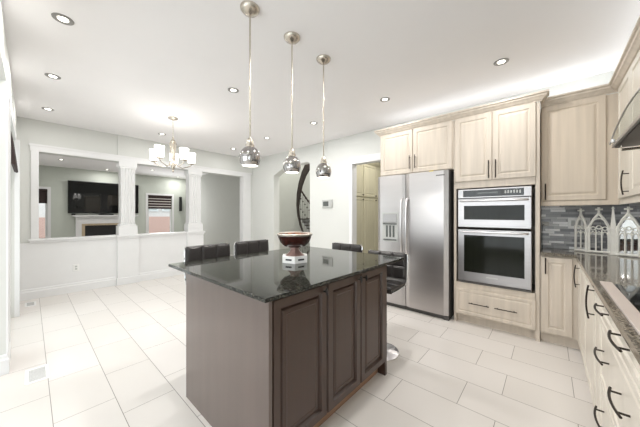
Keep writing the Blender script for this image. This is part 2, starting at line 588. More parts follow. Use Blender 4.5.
# stair hall and pantry shells
st('wall_hall_far', MB().box(4.05, 7.2, 6.02, 6.12, 0, 5.0), M['greywall'])
st('wall_hall_side', MB().box(7.1, 7.2, 3.56, 6.02, 0, 5.0).box(4.05, 7.1, 3.46, 3.56, 0, 5.0).box(3.95, 4.05, 3.46, 6.12, H + 0.1, 5.0), M['greywall'])
st('ceiling_hall', MB().box(3.95, 7.2, 3.46, 6.12, 5.0, 5.1), M['ceiling'])
st('wall_pantry', MB().box(7.0, 7.1, 1.0, 3.46, 0, H).box(4.05, 7.0, 1.0, 1.1, 0, H), M['wall'])
st('ceiling_pantry', MB().box(4.05, 7.1, 1.0, 3.46, H, H + 0.1), M['ceiling'])

# baseboards
BP = [(0, 0), (0.016, 0), (0.016, 0.115), (0.010, 0.125), (0.010, 0.150), (0.004, 0.160), (0, 0.160)]


def bb(name, path):
    st(name, MB().sweep(path, BP), M['white'])


bb('baseboard_back', [(1.045, W0), (-0.13, W0)])
bb('baseboard_back', [(2.255, W0), (1.395, W0)])
bb('baseboard_left', [(-0.13, W0 - 0.017), (-0.13, 5.13)])
bb('baseboard_left', [(-0.13, 3.63), (-0.13, 3.31), (-0.27, 3.31)])
bb('baseboard_right', [(3.93, 3.82 - 0.02), (3.93, 2.76)])
bb('baseboard_right', [(3.93, W0), (3.93, 5.0)])

# casings round the three openings of the column wall
cas = MB()
cas.box(0.01, 0.09, W0 - 0.022, W0, 0.90, 2.365).box(0.0, 2.62, W0 - 0.024, W0, 2.265, 2.355).box(-0.01, 3.90, W0 - 0.032, W0, 2.345, 2.375)
cas.box(2.62, 3.74, W0 - 0.022, W0, 2.262, 2.35).box(3.65, 3.75, W0 - 0.022, W0, 0.0, 2.262).box(3.74, 3.87, W0 - 0.012, W0, 0.0, 2.35)
cas.box(0.09, 3.65, W0, W1, 2.262, 2.27).box(3.645, 3.65, W0, W1, 0, 2.262)
st('trim_2', cas, M['white'])
# ledge of the half wall with pedestals
led = MB()
led.box(-0.02, 2.60, W0 - 0.045, W1 + 0.03, 0.885, 0.912, 0.004).box(-0.005, 2.60, W0 - 0.025, W1 + 0.01, 0.855, 0.885, 0.004)
for a, b_ in ((1.055, 1.385), (2.265, 2.615)):
    led.box(a, b_, W0 - 0.045, W0, 0, 0.86, 0.003)
    led.box(a - 0.012, b_ + 0.012, W0 - 0.062, W0, 0, 0.13, 0.004)
    led.box(a - 0.015, b_ + 0.03, W0 - 0.075, W1 + 0.04, 0.88, 0.914, 0.005)
    led.box(a - 0.005, b_ + 0.01, W0 - 0.06, W1 + 0.02, 0.845, 0.88, 0.005)
st('trim_3', led, M['white'])


def column(x0, x1, name):
    mb = MB()
    mb.box(x0 - 0.035, x1 + 0.035, W0 - 0.055, W1 + 0.02, 0.912, 1.08, 0.004)
    mb.box(x0 - 0.015, x1 + 0.015, W0 - 0.038, W1 + 0.01, 1.08, 1.11, 0.006)
    # fluted shaft
    n = 5
    wv = (x1 - x0)
    pts = [(x0, W1), (x0, W0 - 0.03)]
    for i in range(n):
        c = x0 + wv * (i + 0.5) / n
        hw = wv / n * 0.32
        for t in range(0, 5):
            a = PI * t / 4
            pts.append((c - hw * math.cos(a), W0 - 0.03 + 0.014 * math.sin(a)))
    pts += [(x1, W0 - 0.03), (x1, W1)]
    mb.poly(pts, 1.10, 2.16)
    mb.box(x0 - 0.014, x1 + 0.014, W0 - 0.040, W1 + 0.01, 2.14, 2.17, 0.005)
    mb.box(x0 - 0.028, x1 + 0.028, W0 - 0.05, W1 + 0.02, 2.17, 2.262, 0.005)
    st(name, mb, M['white'])


column(1.105, 1.325, 'trim_4')
column(2.31, 2.56, 'trim_5')
# doorway casing of pantry, side door casings
st('trim_6', MB().box(3.905, 3.93, 2.69, 2.755, 0, 2.33).box(3.905, 3.93, 1.875, 2.69, 2.21, 2.33).box(3.93, 4.05, 2.684, 2.69, 0, 2.21), M['white'])
# patio door in the left wall
st('trim_8', MB().box(-0.13, -0.120, 3.62, 3.74, 0, 2.24).box(-0.13, -0.088, 5.02, 5.13, 0, 2.24).box(-0.13, -0.118, 3.62, 5.13, 2.24, 2.37)
   .box(-0.13, -0.118, 3.31, 3.42, 0.16, 2.39), M['white'])
pd = st('door_1', MB().box(-0.24, -0.19, 3.74, 3.80, 0, 2.24).box(-0.24, -0.19, 4.96, 5.02, 0, 2.24).box(-0.24, -0.19, 3.80, 4.96, 2.17, 2.24)
        .box(-0.24, -0.19, 3.80, 4.96, 0, 0.08).box(-0.24, -0.19, 4.35, 4.41, 0.08, 2.17), M['white'])
MB().box(-0.218, -0.212, 3.80, 4.96, 0.08, 2.17).build('glass_pane', M['glass'], pd)
# big window of the side room
wd = st('window_1', MB().box(-2.50, -2.46, 0, 3.1, 0.25, 0.32).box(-2.50, -2.46, 0, 3.1, 2.38, 2.45).box(-2.50, -2.46, 0, 0.06, 0.3, 2.4)
        .box(-2.50, -2.46, 3.04, 3.1, 0.3, 2.4).box(-2.50, -2.46, 1.0, 1.06, 0.3, 2.4).box(-2.50, -2.46, 2.04, 2.10, 0.3, 2.4), M['white'])
MB().box(-2.484, -2.478, 0.06, 3.04, 0.32, 2.38).build('glass_pane', M['glass'], wd)

# living room windows
FW = 11.30


def lwindow(x0, x1, z0, z1, name, trim):
    o = st(name, MB().box(x0, x0 + 0.045, FW + 0.05, FW + 0.1, z0, z1).box(x1 - 0.045, x1, FW + 0.05, FW + 0.1, z0, z1)
           .box(x0, x1, FW + 0.05, FW + 0.1, z1 - 0.05, z1).box(x0, x1, FW + 0.05, FW + 0.1, z0, z0 + 0.05), M['white'])
    MB().box(x0 + 0.04, x1 - 0.04, FW + 0.072, FW + 0.078, z0 + 0.05, z1 - 0.05).build('glass_pane', M['glass'], o)
    st(trim, MB().box(x0 - 0.07, x0, FW - 0.02, FW, z0, z1).box(x1, x1 + 0.07, FW - 0.02, FW, z0, z1)
       .box(x0 - 0.07, x1 + 0.07, FW - 0.02, FW, z1, z1 + 0.07).box(x0 - 0.12, x1 + 0.12, FW - 0.05, FW, z0 - 0.09, z0), M['white'])


lwindow(0.05, 0.35, 0.45, 2.05, 'window_2', 'trim_9')
lwindow(2.95, 3.78, 0.45, 2.02, 'window_3', 'trim_10')

# ---------------------------------------------------------------- outside
hs = thing('neighbour_house', 'pale pink brick house seen outside through the living room windows', 'house', (3.0, 16.5, -0.4))
MB().box(-6, 9, 16.5, 20, -0.4, 1.15).build('brick_base', M['pinkbrick'], hs)
MB().box(-6, 9, 16.55, 20, 1.15, 6).build('siding_wall', M['siding'], hs)
for x in (3.9, 5.0):
    f = MB().box(x, x + 0.9, 16.45, 16.56, 1.45, 2.6).build('window_frame', M['white'], hs)
    MB().box(x + 0.08, x + 0.82, 16.42, 16.46, 1.53, 2.52).build('window_pane', M['greyplastic'], f)
tag(MB().box(-12, 12, 11.5, 24, -0.5, -0.4).build('pavement', M['ground']), None, None, kind='structure')

# ---------------------------------------------------------------- crown and cabinets on the fridge wall
tall = thing('oven_cabinet', 'tall cream ash cabinet housing the built-in microwave and oven', 'cabinet', (3.70, 0.465, 0))
FR = FX(3.44)
MB().box(3.44, 3.928, 0.07, 0.105, 0.0, 2.44).box(3.44, 3.928, 0.84, 0.868, 0.0, 2.44).box(3.44, 3.928, 0.10, 0.84, 1.605, 2.44) \
    .box(3.44, 3.928, 0.10, 0.84, 0.10, 0.485).box(3.50, 3.92, 0.10, 0.84, 0.0, 0.10).box(3.90, 3.928, 0.10, 0.84, 0.48, 1.61).build('body', M['cream'], tall)
for (a, b_, hu) in ((0.100, 0.468, 0.440), (0.478, 0.850, 0.505)):
    d = MB().face_panel(FR, a, b_, 1.685, 2.442, DOOR).build('door', M['cream'], tall)
    bar_handle(FR, hu, 1.80, 0.20, 0.019).build('handle', M['bronze'], d)
d = MB().face_panel(FR, 0.10, 0.848, 0.115, 0.415, DRW).build('drawer', M['cream'], tall)
bar_handle(FR, 0.350, 0.262, 0.20, 0.019, False).build('handle', M['bronze'], d)
bar_handle(FR, 0.600, 0.262, 0.20, 0.019, False).build('handle', M['bronze'], d)

fc = thing('over_fridge_cabinet', 'two-door cream cabinet mounted above the steel fridge', 'cabinet', (3.68, 1.36, 1.87))
MB().box(3.44, 3.928, 0.869, 1.86, 1.850, 2.44).build('body', M['cream'], fc)
for (a, b_, hu) in ((0.885, 1.368, 1.335), (1.376, 1.850, 1.408)):
    d = MB().face_panel(FR, a, b_, 1.858, 2.442, DOOR).build('door', M['cream'], fc)
    bar_handle(FR, hu, 2.00, 0.18, 0.019).build('handle', M['bronze'], d)

CR = [(0.0, 2.444), (0.014, 2.444), (0.014, 2.452), (0.024, 2.456), (0.040, 2.476), (0.052, 2.486), (0.056, 2.500), (0.070, 2.506), (0.070, 2.522), (0.0, 2.522)]
cr1 = MB().sweep([(3.515, 0.068), (3.438, 0.068), (3.438, 1.862), (3.928, 1.862)], CR)
tag(cr1.build('crown_moulding', M['cream']), 'cream stepped crown moulding along the tall cabinets above fridge and oven', 'moulding')
CR2 = [(o, z - 0.022) for o, z in CR]
cr2 = MB().sweep([(2.40, -0.48), (3.598, -0.48), (3.598, 0.066)], CR2)
tag(cr2.build('crown_moulding', M['cream']), 'lower cream crown moulding turning the right-hand corner of the wall cabinets', 'moulding')

# wall cabinet right of the oven
wc = thing('corner_wall_cabinet', 'cream wall cabinet with one tall door right of the oven', 'cabinet', (3.76, -0.2, 1.38))
FU = FX(3.60)
MB().box(3.60, 3.92, -0.80, 0.066, 1.43, 2.418).box(3.585, 3.605, -0.48, 0.066, 1.385, 1.43, 0.003).build('body', M['creamdark'], wc)
d = MB().face_panel(FU, -0.400, 0.060, 1.437, 2.420, DOOR).build('door', M['creamdark'], wc)
bar_handle(FU, 0.028, 1.53, 0.17, 0.019).build('handle', M['bronze'], d)
# right wall uppers
FR_ = FYp(-0.48)
wr_ = thing('wall_cabinet', 'cream wall cabinet on the right wall between corner and range hood', 'cabinet', (2.95, -0.65, 1.38))
MB().box(2.40, 3.598, -0.82, -0.482, 1.43, 2.418).box(2.40, 3.585, -0.50, -0.48, 1.385, 1.43, 0.003).build('body', M['creamwhite'], wr_)
for a, b_ in ((3.04, 3.50), (2.41, 3.03)):
    d = MB().face_panel(FR_, a, b_, 1.437, 2.420, DOOR).build('door', M['creamwhite'], wr_)
    bar_handle(FR_, a + 0.03, 1.545, 0.19, 0.019, True, bow=0.010, r=0.0048).build('handle', M['bronze'], d)

# base cabinet right of the oven
bc = thing('corner_base_cabinet', 'cream base cabinet with one narrow door right of the oven drawer', 'cabinet', (3.68, -0.06, 0))
MB().box(3.45, 3.92, -0.222, 0.066, 0.10, 0.884).box(3.50, 3.92, -0.222, 0.066, 0.0, 0.10).build('body', M['cream'], bc)
d = MB().face_panel(FX(3.45), -0.168, 0.056, 0.115, 0.872, DOOR).build('door', M['cream'], bc)
bar_handle(FX(3.45), 0.026, 0.785, 0.16, 0.019).build('handle', M['bronze'], d)
# right-hand run
FB = FYp(-0.222)
rb = thing('base_cabinet', 'cream base cabinets with vertical bow handles right of the corner', 'cabinet', (2.75, -0.5, 0))
MB().box(2.03, 3.449, -0.815, -0.222, 0.10, 0.884).box(3.28, 3.449, -0.222, -0.203, 0.10, 0.884).box(2.03, 3.52, -0.815, -0.28, 0.0, 0.10).build('body', M['creamwhite'], rb)
for a, b_, hu in ((2.82, 3.275, 3.235), (2.29, 2.81, 2.77), (2.035, 2.28, 2.24)):
    d = MB().face_panel(FB, a, b_, 0.115, 0.872, DOOR).build('door', M['creamwhite'], rb)
    if hu != 2.77:
        bar_handle(FB, hu, 0.745 if hu > 3 else 0.77, 0.20, 0.019, True, bow=0.010, r=0.0045, out=0.025).build('handle', M['bronze'], d)
dc = thing('drawer_cabinet', 'wide cream drawer cabinet with paired bow handles under the cooktop', 'cabinet', (1.6, -0.5, 0))
MB().box(1.18, 2.029, -0.815, -0.222, 0.10, 0.884).box(1.18, 2.029, -0.815, -0.28, 0.0, 0.10).build('body', M['creamwhite'], dc)
for z0, z1, hz in ((0.765, 0.872, 0.842), (0.425, 0.757, 0.62), (0.115, 0.417, 0.32)):
    d = MB().face_panel(FB, 1.185, 2.024, z0, z1, DRW).build('drawer', M['creamwhite'], dc)
    for hx in (1.815, 1.41):
        bar_handle(FB, hx, hz, 0.20, 0.019, False, bow=0.012, r=0.0045, out=0.024).build('handle', M['bronze'], d)
nb = thing('end_base_cabinet', 'cream base cabinet at the near end of the right-hand run', 'cabinet', (0.9, -0.5, 0))
MB().box(0.60, 1.179, -0.815, -0.222, 0.10, 0.884).box(0.60, 1.179, -0.815, -0.28, 0.0, 0.10).build('body', M['creamwhite'], nb)
MB().face_panel(FB, 0.61, 1.17, 0.115, 0.872, DOOR).build('door', M['creamwhite'], nb)

# L-shaped countertop
ct = MB().poly([(0.55, -0.822), (3.918, -0.822), (3.918, 0.066), (3.415, 0.066), (3.415, -0.186), (0.55, -0.186)], 0.885, 0.915)
tag(ct.build('countertop', M['granite2']), 'L-shaped polished dark granite countertop along the right-hand cabinets', 'countertop')
st('trim_11', MB().box(3.919, 3.93, -0.83, 0.066, 0.916, 1.43), M['mosaic'])
st('trim_12', MB().box(0.55, 3.919, -0.83, -0.819, 0.916, 1.43), M['mosaic'])


def plate(name, label, fr, u, z, pw, ph, kind):
    t = thing(name, label, kind, fr(u, z, 0))
    MB().face_panel(fr, u - pw / 2, u + pw / 2, z - ph / 2, z + ph / 2, [(0, 0.003), (0.004, 0.006)]).build('cover_plate', M['plastic'], t)
    if kind == 'outlet':
        for dz in (-0.02, 0.02):
            MB().face_panel(fr, u - 0.015, u + 0.015, z + dz - 0.013, z + dz + 0.013, [(0, 0.007), (0.002, 0.008)]).build('socket', M['greyplastic'], t)
    else:
        for du_ in (-0.045, 0.0, 0.045):
            MB().face_panel(fr, u + du_ - 0.014, u + du_ + 0.014, z - 0.03, z + 0.03, [(0, 0.007), (0.003, 0.010)]).build('rocker', M['greyplastic'], t)
    return t


plate('outlet', 'white double outlet low on the half wall beneath the television view', FYm(W0), 0.51, 0.405, 0.075, 0.115, 'outlet')
plate('switch_plate', 'wide white switch plate on the mosaic backsplash behind the ivory screen', FX(3.918), -0.24, 1.20, 0.17, 0.12, 'switch')
pg = thing('power_plug', 'white plug with a short black cord on the mosaic backsplash', 'plug', (3.918, 0.018, 1.18))
MB().face_panel(FX(3.918), 0.0, 0.06, 1.165, 1.205, [(0, 0.02), (0.008, 0.03)]).build('plug_body', M['plastic'], pg)
MB().tube([(3.895, 0.03, 1.185), (3.885, 0.05, 1.18), (3.885, 0.058, 1.15), (3.90, 0.06, 1.10), (3.91, 0.06, 0.99), (3.91, 0.055, 0.92)], 0.003, 6).build('cord', M['black'], pg)

# ---------------------------------------------------------------- fridge
fg = thing('refrigerator', 'side-by-side stainless steel refrigerator with ice dispenser', 'refrigerator', (3.62, 1.37, 0))
MB().box(3.425, 3.90, 0.905, 1.858, 0.02, 1.838, 0.004).build('body', M['steelside'], fg)


def fdoor(y0, y1):
    mb = MB()
    n = 10
    pts = []
    for i in range(n + 1):
        t = i / n
        y = y0 + (y1 - y0) * t
        e_ = min(t, 1 - t)
        pts.append((3.352 + (0.018 * (1 - min(1, e_ / 0.06)) ** 2), y))
    pts += [(3.42, y1), (3.42, y0)]
    mb.poly(pts, 0.06, 1.836)
    return mb


d1 = fdoor(0.908, 1.442).build('door', M['fridgesteel'], fg)
d2 = fdoor(1.450, 1.860).build('door', M['fridgesteel'], fg)
for d, y in ((d1, 1.412), (d2, 1.482)):
    pts = [(3.352, y, 0.77), (3.31, y, 0.80)] + [(3.31 - 0.022 * math.sin(PI * i / 8), y, 0.80 + 0.68 * i / 8) for i in range(1, 8)] + [(3.31, y, 1.48), (3.352, y, 1.51)]
    MB().tube(pts, 0.014, 10).build('handle', M['steelbright'], d, True)
ds = MB().face_panel(FX(3.352), 1.545, 1.785, 0.915, 1.325, [(0, 0.004), (0.012, 0.006), (0.016, 0.003)]).build('dispenser', M['greyplastic'], d2)
MB().face_panel(FX(3.350), 1.562, 1.768, 1.18, 1.30, [(0, 0.006), (0.004, 0.008)]).build('control_panel', M['steel'], ds)
mb = MB().box(3.338, 3.346, 1.57, 1.76, 0.935, 0.95).box(3.335, 3.347, 1.565, 1.765, 1.155, 1.17)
for yy in (1.60, 1.65, 1.70):
    mb.box(3.340, 3.347, yy, yy + 0.022, 0.98, 1.14)
mb.build('paddle', M['lcd'], ds)
MB().box(3.40, 3.60, 0.92, 1.82, 0.0, 0.07).build('toe_grille', M['steelside'], fg)
MB().box(3.375, 3.42, 0.91, 0.97, 0.0, 0.05, 0.004).build('foot', M['steelside'], fg)
MB().box(3.375, 3.42, 1.77, 1.83, 0.0, 0.05, 0.004).build('foot', M['steelside'], fg)
MB().face_panel(FX(3.352), 0.95, 1.05, 1.772, 1.786, [(0, 0.001)]).build('badge', M['steelside'], d1)
tag(MB().box(3.38, 3.41, 1.09, 1.14, 1.8365, 1.838).box(3.378, 3.380, 1.09, 1.14, 1.8365, 1.849).build('sticky_note', M['yellow']), 'tiny yellow note on the top edge of the fridge', 'note')

# ---------------------------------------------------------------- microwave and oven
FO = FX(3.438)


def oven(name, label, cat, z0, z1, gz0, gz1, hz, ctrl=None):
    t = thing(name, label, cat, (3.60, 0.4725, z0))
    MB().box(3.45, 3.85, 0.155, 0.80, z0 + 0.01, z1 - 0.01).build('body', M['steelside'], t)
    if ctrl:
        c0, c1 = ctrl
        MB().face_panel(FO, 0.132, 0.818, c0, c1, [(0, 0.018), (0.004, 0.022)]).build('control_panel', M['steel'], t)
        cp = MB().face_panel(FO, 0.195, 0.762, c0 + 0.014, c1 - 0.016, [(0, 0.023), (0.003, 0.025)]).build('display', M['blackglass'], t)
        for i in range(6):
            MB().box(3.4125, 3.4132, 0.22 + i * 0.025, 0.234 + i * 0.025, c0 + 0.04, c0 + 0.07).build('button', M['greyplastic'], cp)
        MB().box(3.4125, 3.4132, 0.42, 0.62, c0 + 0.045, c0 + 0.062).build('lettering_strip', M['lcd'], cp)
    top = ctrl[0] - 0.006 if ctrl else z1
    dd = MB()
    dd.face_panel(FO, 0.132, 0.818, z0, top, [(0, 0.02), (0.005, 0.026)])
    d = dd.build('door', M['steel'], t)
    MB().face_panel(FO, 0.190, 0.752, gz0, gz1, [(0, 0.027), (0.003, 0.029)]).build('window', M['ovenglass'], d)
    bar = [(3.438 - 0.026, 0.165, hz), (3.38, 0.175, hz), (3.372, 0.22, hz), (3.368, 0.475, hz), (3.372, 0.73, hz), (3.38, 0.775, hz), (3.438 - 0.026, 0.785, hz)]
    MB().tube(bar, 0.011, 10).build('handle', M['steelbright'], d, True)
    return t, d


oven('microwave', 'built-in stainless microwave with control strip, above the wall oven', 'microwave', 1.145, 1.59, 1.235, 1.395, 1.452, (1.485, 1.59))
t, d = oven('wall_oven', 'built-in stainless wall oven below the microwave', 'oven', 0.515, 1.122, 0.625, 1.055, 1.095)
MB().face_panel(FO, 0.132, 0.818, 0.49, 0.512, [(0, 0.015), (0.003, 0.018)]).build('vent_strip', M['steelside'], t)
MB().face_panel(FO, 0.42, 0.53, 0.578, 0.592, [(0, 0.027)]).build('badge', M['greyplastic'], d)

# ---------------------------------------------------------------- island
isl = thing('kitchen_island', 'espresso wood kitchen island with raised-panel doors', 'island', (1.31, 1.45, 0))
mb = MB().box(0.758, 1.895, 1.00, 1.90, 0.10, 0.907)
mb.box(1.895, 1.925, 0.985, 1.93, 0.0, 0.907)
mb.build('body', M['espresso'], isl)
MB().box(0.738, 0.758, 0.975, 1.93, 0.0, 0.907).build('side_panel', M['islandside'], isl)
MB().box(0.758, 1.895, 1.05, 1.88, 0.0, 0.10).build('toe_kick', M['toewood'], isl)
MB().box(0.758, 1.90, 1.90, 1.93, 0.0, 0.907).build('rear_panel', M['espresso'], isl)
FI = FYm(1.00)
for a, b_, kx in ((0.766, 1.166, 1.135), (1.176, 1.528, 1.50), (1.538, 1.888, 1.566)):
    d = MB().face_panel(FI, a, b_, 0.115, 0.888, DARK).build('door', M['espresso'], isl)
    kb = MB().tube([(kx, 0.980, 0.852), (kx, 0.958, 0.852)], 0.005, 8)
    kb.tube([(kx - 0.004, 0.956, 0.875), (kx, 0.954, 0.852), (kx + 0.004, 0.956, 0.832)], [0.005, 0.008, 0.005], 8)
    kb.build('knob', M['black'], d)
ic = MB().box(0.684, 2.130, 0.928, 2.120, 0.908, 0.928, 0.004)
tag(ic.build('island_countertop', M['granite']), 'polished black granite slab overhanging the espresso island', 'countertop')

# ---------------------------------------------------------------- footed bowl
bw = thing('footed_bowl', 'dark red footed bowl of dried petals on a white hexagonal base', 'bowl', (1.380, 1.490, 0.928))
bx, by = 1.380, 1.490


def hexpts(r, a0):
    return [(bx + r * math.cos(a0 + i * PI / 3), by + r * math.sin(a0 + i * PI / 3)) for i in range(6)]


ad = math.atan2(-by, -bx)
MB().poly(hexpts(0.108, ad), 0.9285, 0.980).build('hexagonal_base', M['plastic'], bw)
for i in range(6):
    mb = MB()
    a = ad + PI / 6 + i * PI / 3
    c = Vector((bx + 0.0938 * math.cos(a), by + 0.0938 * math.sin(a), 0.955))
    tv = Vector((-math.sin(a), math.cos(a), 0))
    nv = Vector((math.cos(a), math.sin(a), 0))
    q = []
    for s1, s2 in ((-1, -1), (1, -1), (1, 1), (-1, 1)):
        q.append((c + tv * 0.026 * s1 + Vector((0, 0, 0.006 * s2))))
    fr0 = [mb.bm.verts.new(p + nv * 0.0015) for p in q]
    bk0 = [mb.bm.verts.new(p - nv * 0.004) for p in q]
    mb.bm.faces.new(fr0); mb.bm.faces.new(bk0[::-1])
    for j in range(4):
        mb.bm.faces.new((fr0[j], bk0[j], bk0[(j + 1) % 4], fr0[(j + 1) % 4]))
    mb.build('slot', M['black'], bw)
mb = MB()
rings = []
for z, r in ((0.980, 0.082), (0.992, 0.064), (1.010, 0.044), (1.028, 0.036), (1.040, 0.042)):
    rings.append([mb.bm.verts.new((x, y, z)) for x, y in hexpts(r, ad)])
for A, B in zip(rings, rings[1:]):
    for j in range(6):
        mb.bm.faces.new((A[j], A[(j + 1) % 6], B[(j + 1) % 6], B[j]))
mb.bm.faces.new(rings[0][::-1]); mb.bm.faces.new(rings[-1])
mb.build('pedestal', M['stonewood'], bw)
MB().lathe([(0, 1.038), (0.045, 1.038), (0.085, 1.052), (0.114, 1.082), (0.129, 1.120), (0.132, 1.142), (0.126, 1.142), (0.122, 1.122), (0.106, 1.088), (0.07, 1.062), (0, 1.052)],
           (bx, by, 0), 40).build('bowl', M['bowlred'], bw, True)
MB().lathe([(0.130, 1.130), (0.137, 1.134), (0.140, 1.146), (0.133, 1.151), (0.124, 1.148), (0.126, 1.140), (0.130, 1.130)], (bx, by, 0), 40).build('rim', M['pewter'], bw, True)
mb = MB()
random.seed(2)
mb.lathe([(0, 1.130), (0.06, 1.131), (0.121, 1.129), (0.120, 1.120), (0, 1.12)], (bx, by, 0), 24)
for i in range(70):
    a = random.random() * 2 * PI
    r = math.sqrt(random.random()) * 0.105
    t_ = bmesh.new()
    bmesh.ops.create_icosphere(t_, subdivisions=1, radius=0.011)
    mb.add(t_, Matrix.Translation((bx + r * math.cos(a), by + r * math.sin(a), 1.135 + random.random() * 0.012 * (1 - r / 0.12))) @ Matrix.Rotation(random.random() * 3, 4, 'X') @ Matrix.Diagonal((1.3, 0.8, 0.5, 1)))
o = mb.build('dried_petals', M['potpourri'], bw)
o['kind'] = 'stuff'

# ---------------------------------------------------------------- bar stools (local: seat faces +Y at the origin base, back at -Y side)
sx = thing('bar_stool', 'black tufted bar stool at the far left corner of the island', 'stool', (0, 0, 0), 'bar stools round the island')


def seatprof(off, n=6):
    pts = [(0.20 - 0.0, 0.635 - off), ]
    pts = [(0.19, 0.640 + off), (0.10, 0.635 + off), (-0.10, 0.630 + off)]
    R = 0.095
    cxp, czp = -0.105, 0.625 + R
    for i in range(n + 1):
        a = -PI / 2 - (PI / 2) * i / n
        pts.append((cxp + (R - off) * math.cos(a), czp + (R - off) * math.sin(a)))
    pts.append((-0.205 + off, 0.80))
    pts.append((-0.213 + off, 0.918))
    pts.append((-0.214 + off * 0.95, 0.938))
    pts.append((-0.215 + off * 0.8, 0.948))
    return pts


mb = MB()
A = seatprof(0.0)
B = seatprof(0.035)
loop = A + B[::-1]
def halfw(z):
    return 0.205 if z < 0.92 else (0.198 if z < 0.94 else 0.182)


va = [mb.bm.verts.new((-halfw(z), y, z)) for y, z in loop]
vb = [mb.bm.verts.new((halfw(z), y, z)) for y, z in loop]
n = len(A)
N = len(loop)
for i in range(N):
    mb.bm.faces.new((va[i], va[(i + 1) % N], vb[(i + 1) % N], vb[i]))
for vs in (va, vb):
    for i in range(n - 1):
        mb.bm.faces.new((vs[i], vs[i + 1], vs[N - 2 - i], vs[N - 1 - i]))
shell = mb.build('seat_shell', M['leather'], sx, True)


def pillow(mb, o, ux, uy, nn, w_, h_, t_):
    G = 12
    g = []
    for i in range(G + 1):
        r_ = []
        for j in range(G + 1):
            s_, q_ = -1 + 2 * i / G, -1 + 2 * j / G
            hgt = 0.004 + (t_ * 0.6) * (1 - abs(s_) ** 6) * (1 - abs(q_) ** 6)
            r_.append(mb.bm.verts.new(o + ux * (s_ * w_ / 2) + uy * (q_ * h_ / 2) + nn * hgt))
        g.append(r_)
    for i in range(G):
        for j in range(G):
            mb.bm.faces.new((g[i][j], g[i + 1][j], g[i + 1][j + 1], g[i][j + 1]))


X_, Y_, Z_ = Vector((1, 0, 0)), Vector((0, 1, 0)), Vector((0, 0, 1))
pb = MB()
for i in range(3):
    cx = (-1 + i) * 0.134
    for k_ in range(2):
        pillow(pb, Vector((cx, -0.172 - 0.004 * k_, 0.755 + k_ * 0.128)), X_, Z_, Y_, 0.13, 0.126, 0.017)
pb.build('back_pad', M['leather'], sx, True)
pb = MB()
for i in range(3):
    cx = (-1 + i) * 0.134
    for k_ in range(2):
        pillow(pb, Vector((cx, -0.035 + k_ * 0.135, 0.667 + k_ * 0.004)), X_, Y_, Z_, 0.13, 0.13, 0.022)
pb.build('seat_pad', M['leather'], sx, True)
for sgn in (-1, 1):
    MB().tube([(sgn * (halfw(z) + 0.002), y, z) for y, z in seatprof(0.010)], 0.0065, 8).build('chrome_edge', M['chrome'], sx, True)
MB().lathe([(0, 0), (0.183, 0), (0.188, 0.006), (0.15, 0.018), (0.05, 0.036), (0.03, 0.06), (0, 0.06)], (0, 0, 0), 40).build('base_disc', M['chrome'], sx, True)
MB().lathe([(0, 0.05), (0.027, 0.05), (0.027, 0.42), (0.018, 0.425), (0.018, 0.628), (0, 0.628)], (0, 0, 0), 20).build('pole', M['chrome'], sx, True)
mb = MB().tube([(0.028, 0, 0.30), (0.09, 0.02, 0.29), (0.11, 0.08, 0.285), (0.09, 0.13, 0.285), (0.0, 0.15, 0.285), (-0.09, 0.13, 0.285), (-0.11, 0.08, 0.285), (-0.09, 0.02, 0.29), (-0.028, 0, 0.30)], 0.010, 8)
mb.build('footrest', M['chrome'], sx, True)
# place: rz turns +Y (front) towards the island
sx.location = (1.098, 2.165, 0.055)
sx.rotation_euler = (0, 0, PI + 0.0)
# lift the chair by height of its gas lift: keep base on the floor by scaling z slightly
for o_ in (sx,):
    o_.scale = (1, 1, 1.07)
    o_.location.z = 0
s2 = dup(sx, (1.585, 2.18, 0), PI + 0.03, 'black tufted bar stool just left of the footed bowl behind the island')
s3 = dup(sx, (2.26, 1.765, 0), PI / 2, 'black tufted bar stool below the thermostat with only its back showing')
s3.scale = (1, 1, 1.005)
s4 = dup(sx, (2.205, 1.215, 0), PI / 2 + 0.06, 'black tufted bar stool under the island end in front of the fridge')
s4.scale = (1, 1, 0.97)

# ---------------------------------------------------------------- pendants
pn = thing('pendant_light', 'nearest of three globe pendants over the island', 'pendant light', (0, 0, 0), 'pendants over the island')
MB().lathe([(0, 2.75), (0.068, 2.75), (0.066, 2.738), (0.050, 2.720), (0.025, 2.708), (0.010, 2.700), (0, 2.700)], (0, 0, 0), 32).build('canopy', M['nickel'], pn, True)
MB().tube([(0, 0, 2.71), (0, 0, 1.82)], 0.0062, 10).build('rod', M['nickel'], pn, True)
MB().lathe([(0, 1.835), (0.012, 1.835), (0.024, 1.815), (0.024, 1.79), (0.030, 1.788), (0.030, 1.772), (0.0, 1.772)], (0, 0, 0), 24).build('neck', M['nickel'], pn, True)
pr = []
for i in range(17):
    a = PI / 2 - 0.35 - (PI / 2 - 0.35 + 0.68) * i / 16
    pr.append((0.073 * math.cos(a), 1.694 + 0.086 * math.sin(a)))
inner = [(r - 0.004, z) for r, z in pr[::-1]]
inner[0] = (pr[-1][0] - 0.003, pr[-1][1])
MB().lathe(pr + inner + [pr[0]], (0, 0, 0), 40).build('globe_shade', M['smoked'], pn, True)
MB().lathe([(0, 1.646), (0.056, 1.646), (0.057, 1.650), (0, 1.654)], (0, 0, 0), 32).build('lit_diffuser', M['lit'], pn, True)
pn.location = (1.03, 1.575, 0)
dup(pn, (1.427, 1.575, 0), None, 'middle one of three globe pendants over the island, behind the nearest')
dup(pn, (1.822, 1.575, 0), None, 'farthest and rightmost of three globe pendants over the island')
for x in (1.03, 1.427, 1.822):
    area('pendant_beam', (x, 1.575, 1.632), (0, 0, 0), 0.08, 0.08, 2.2, (1.0, 0.96, 0.9), 'DISK')

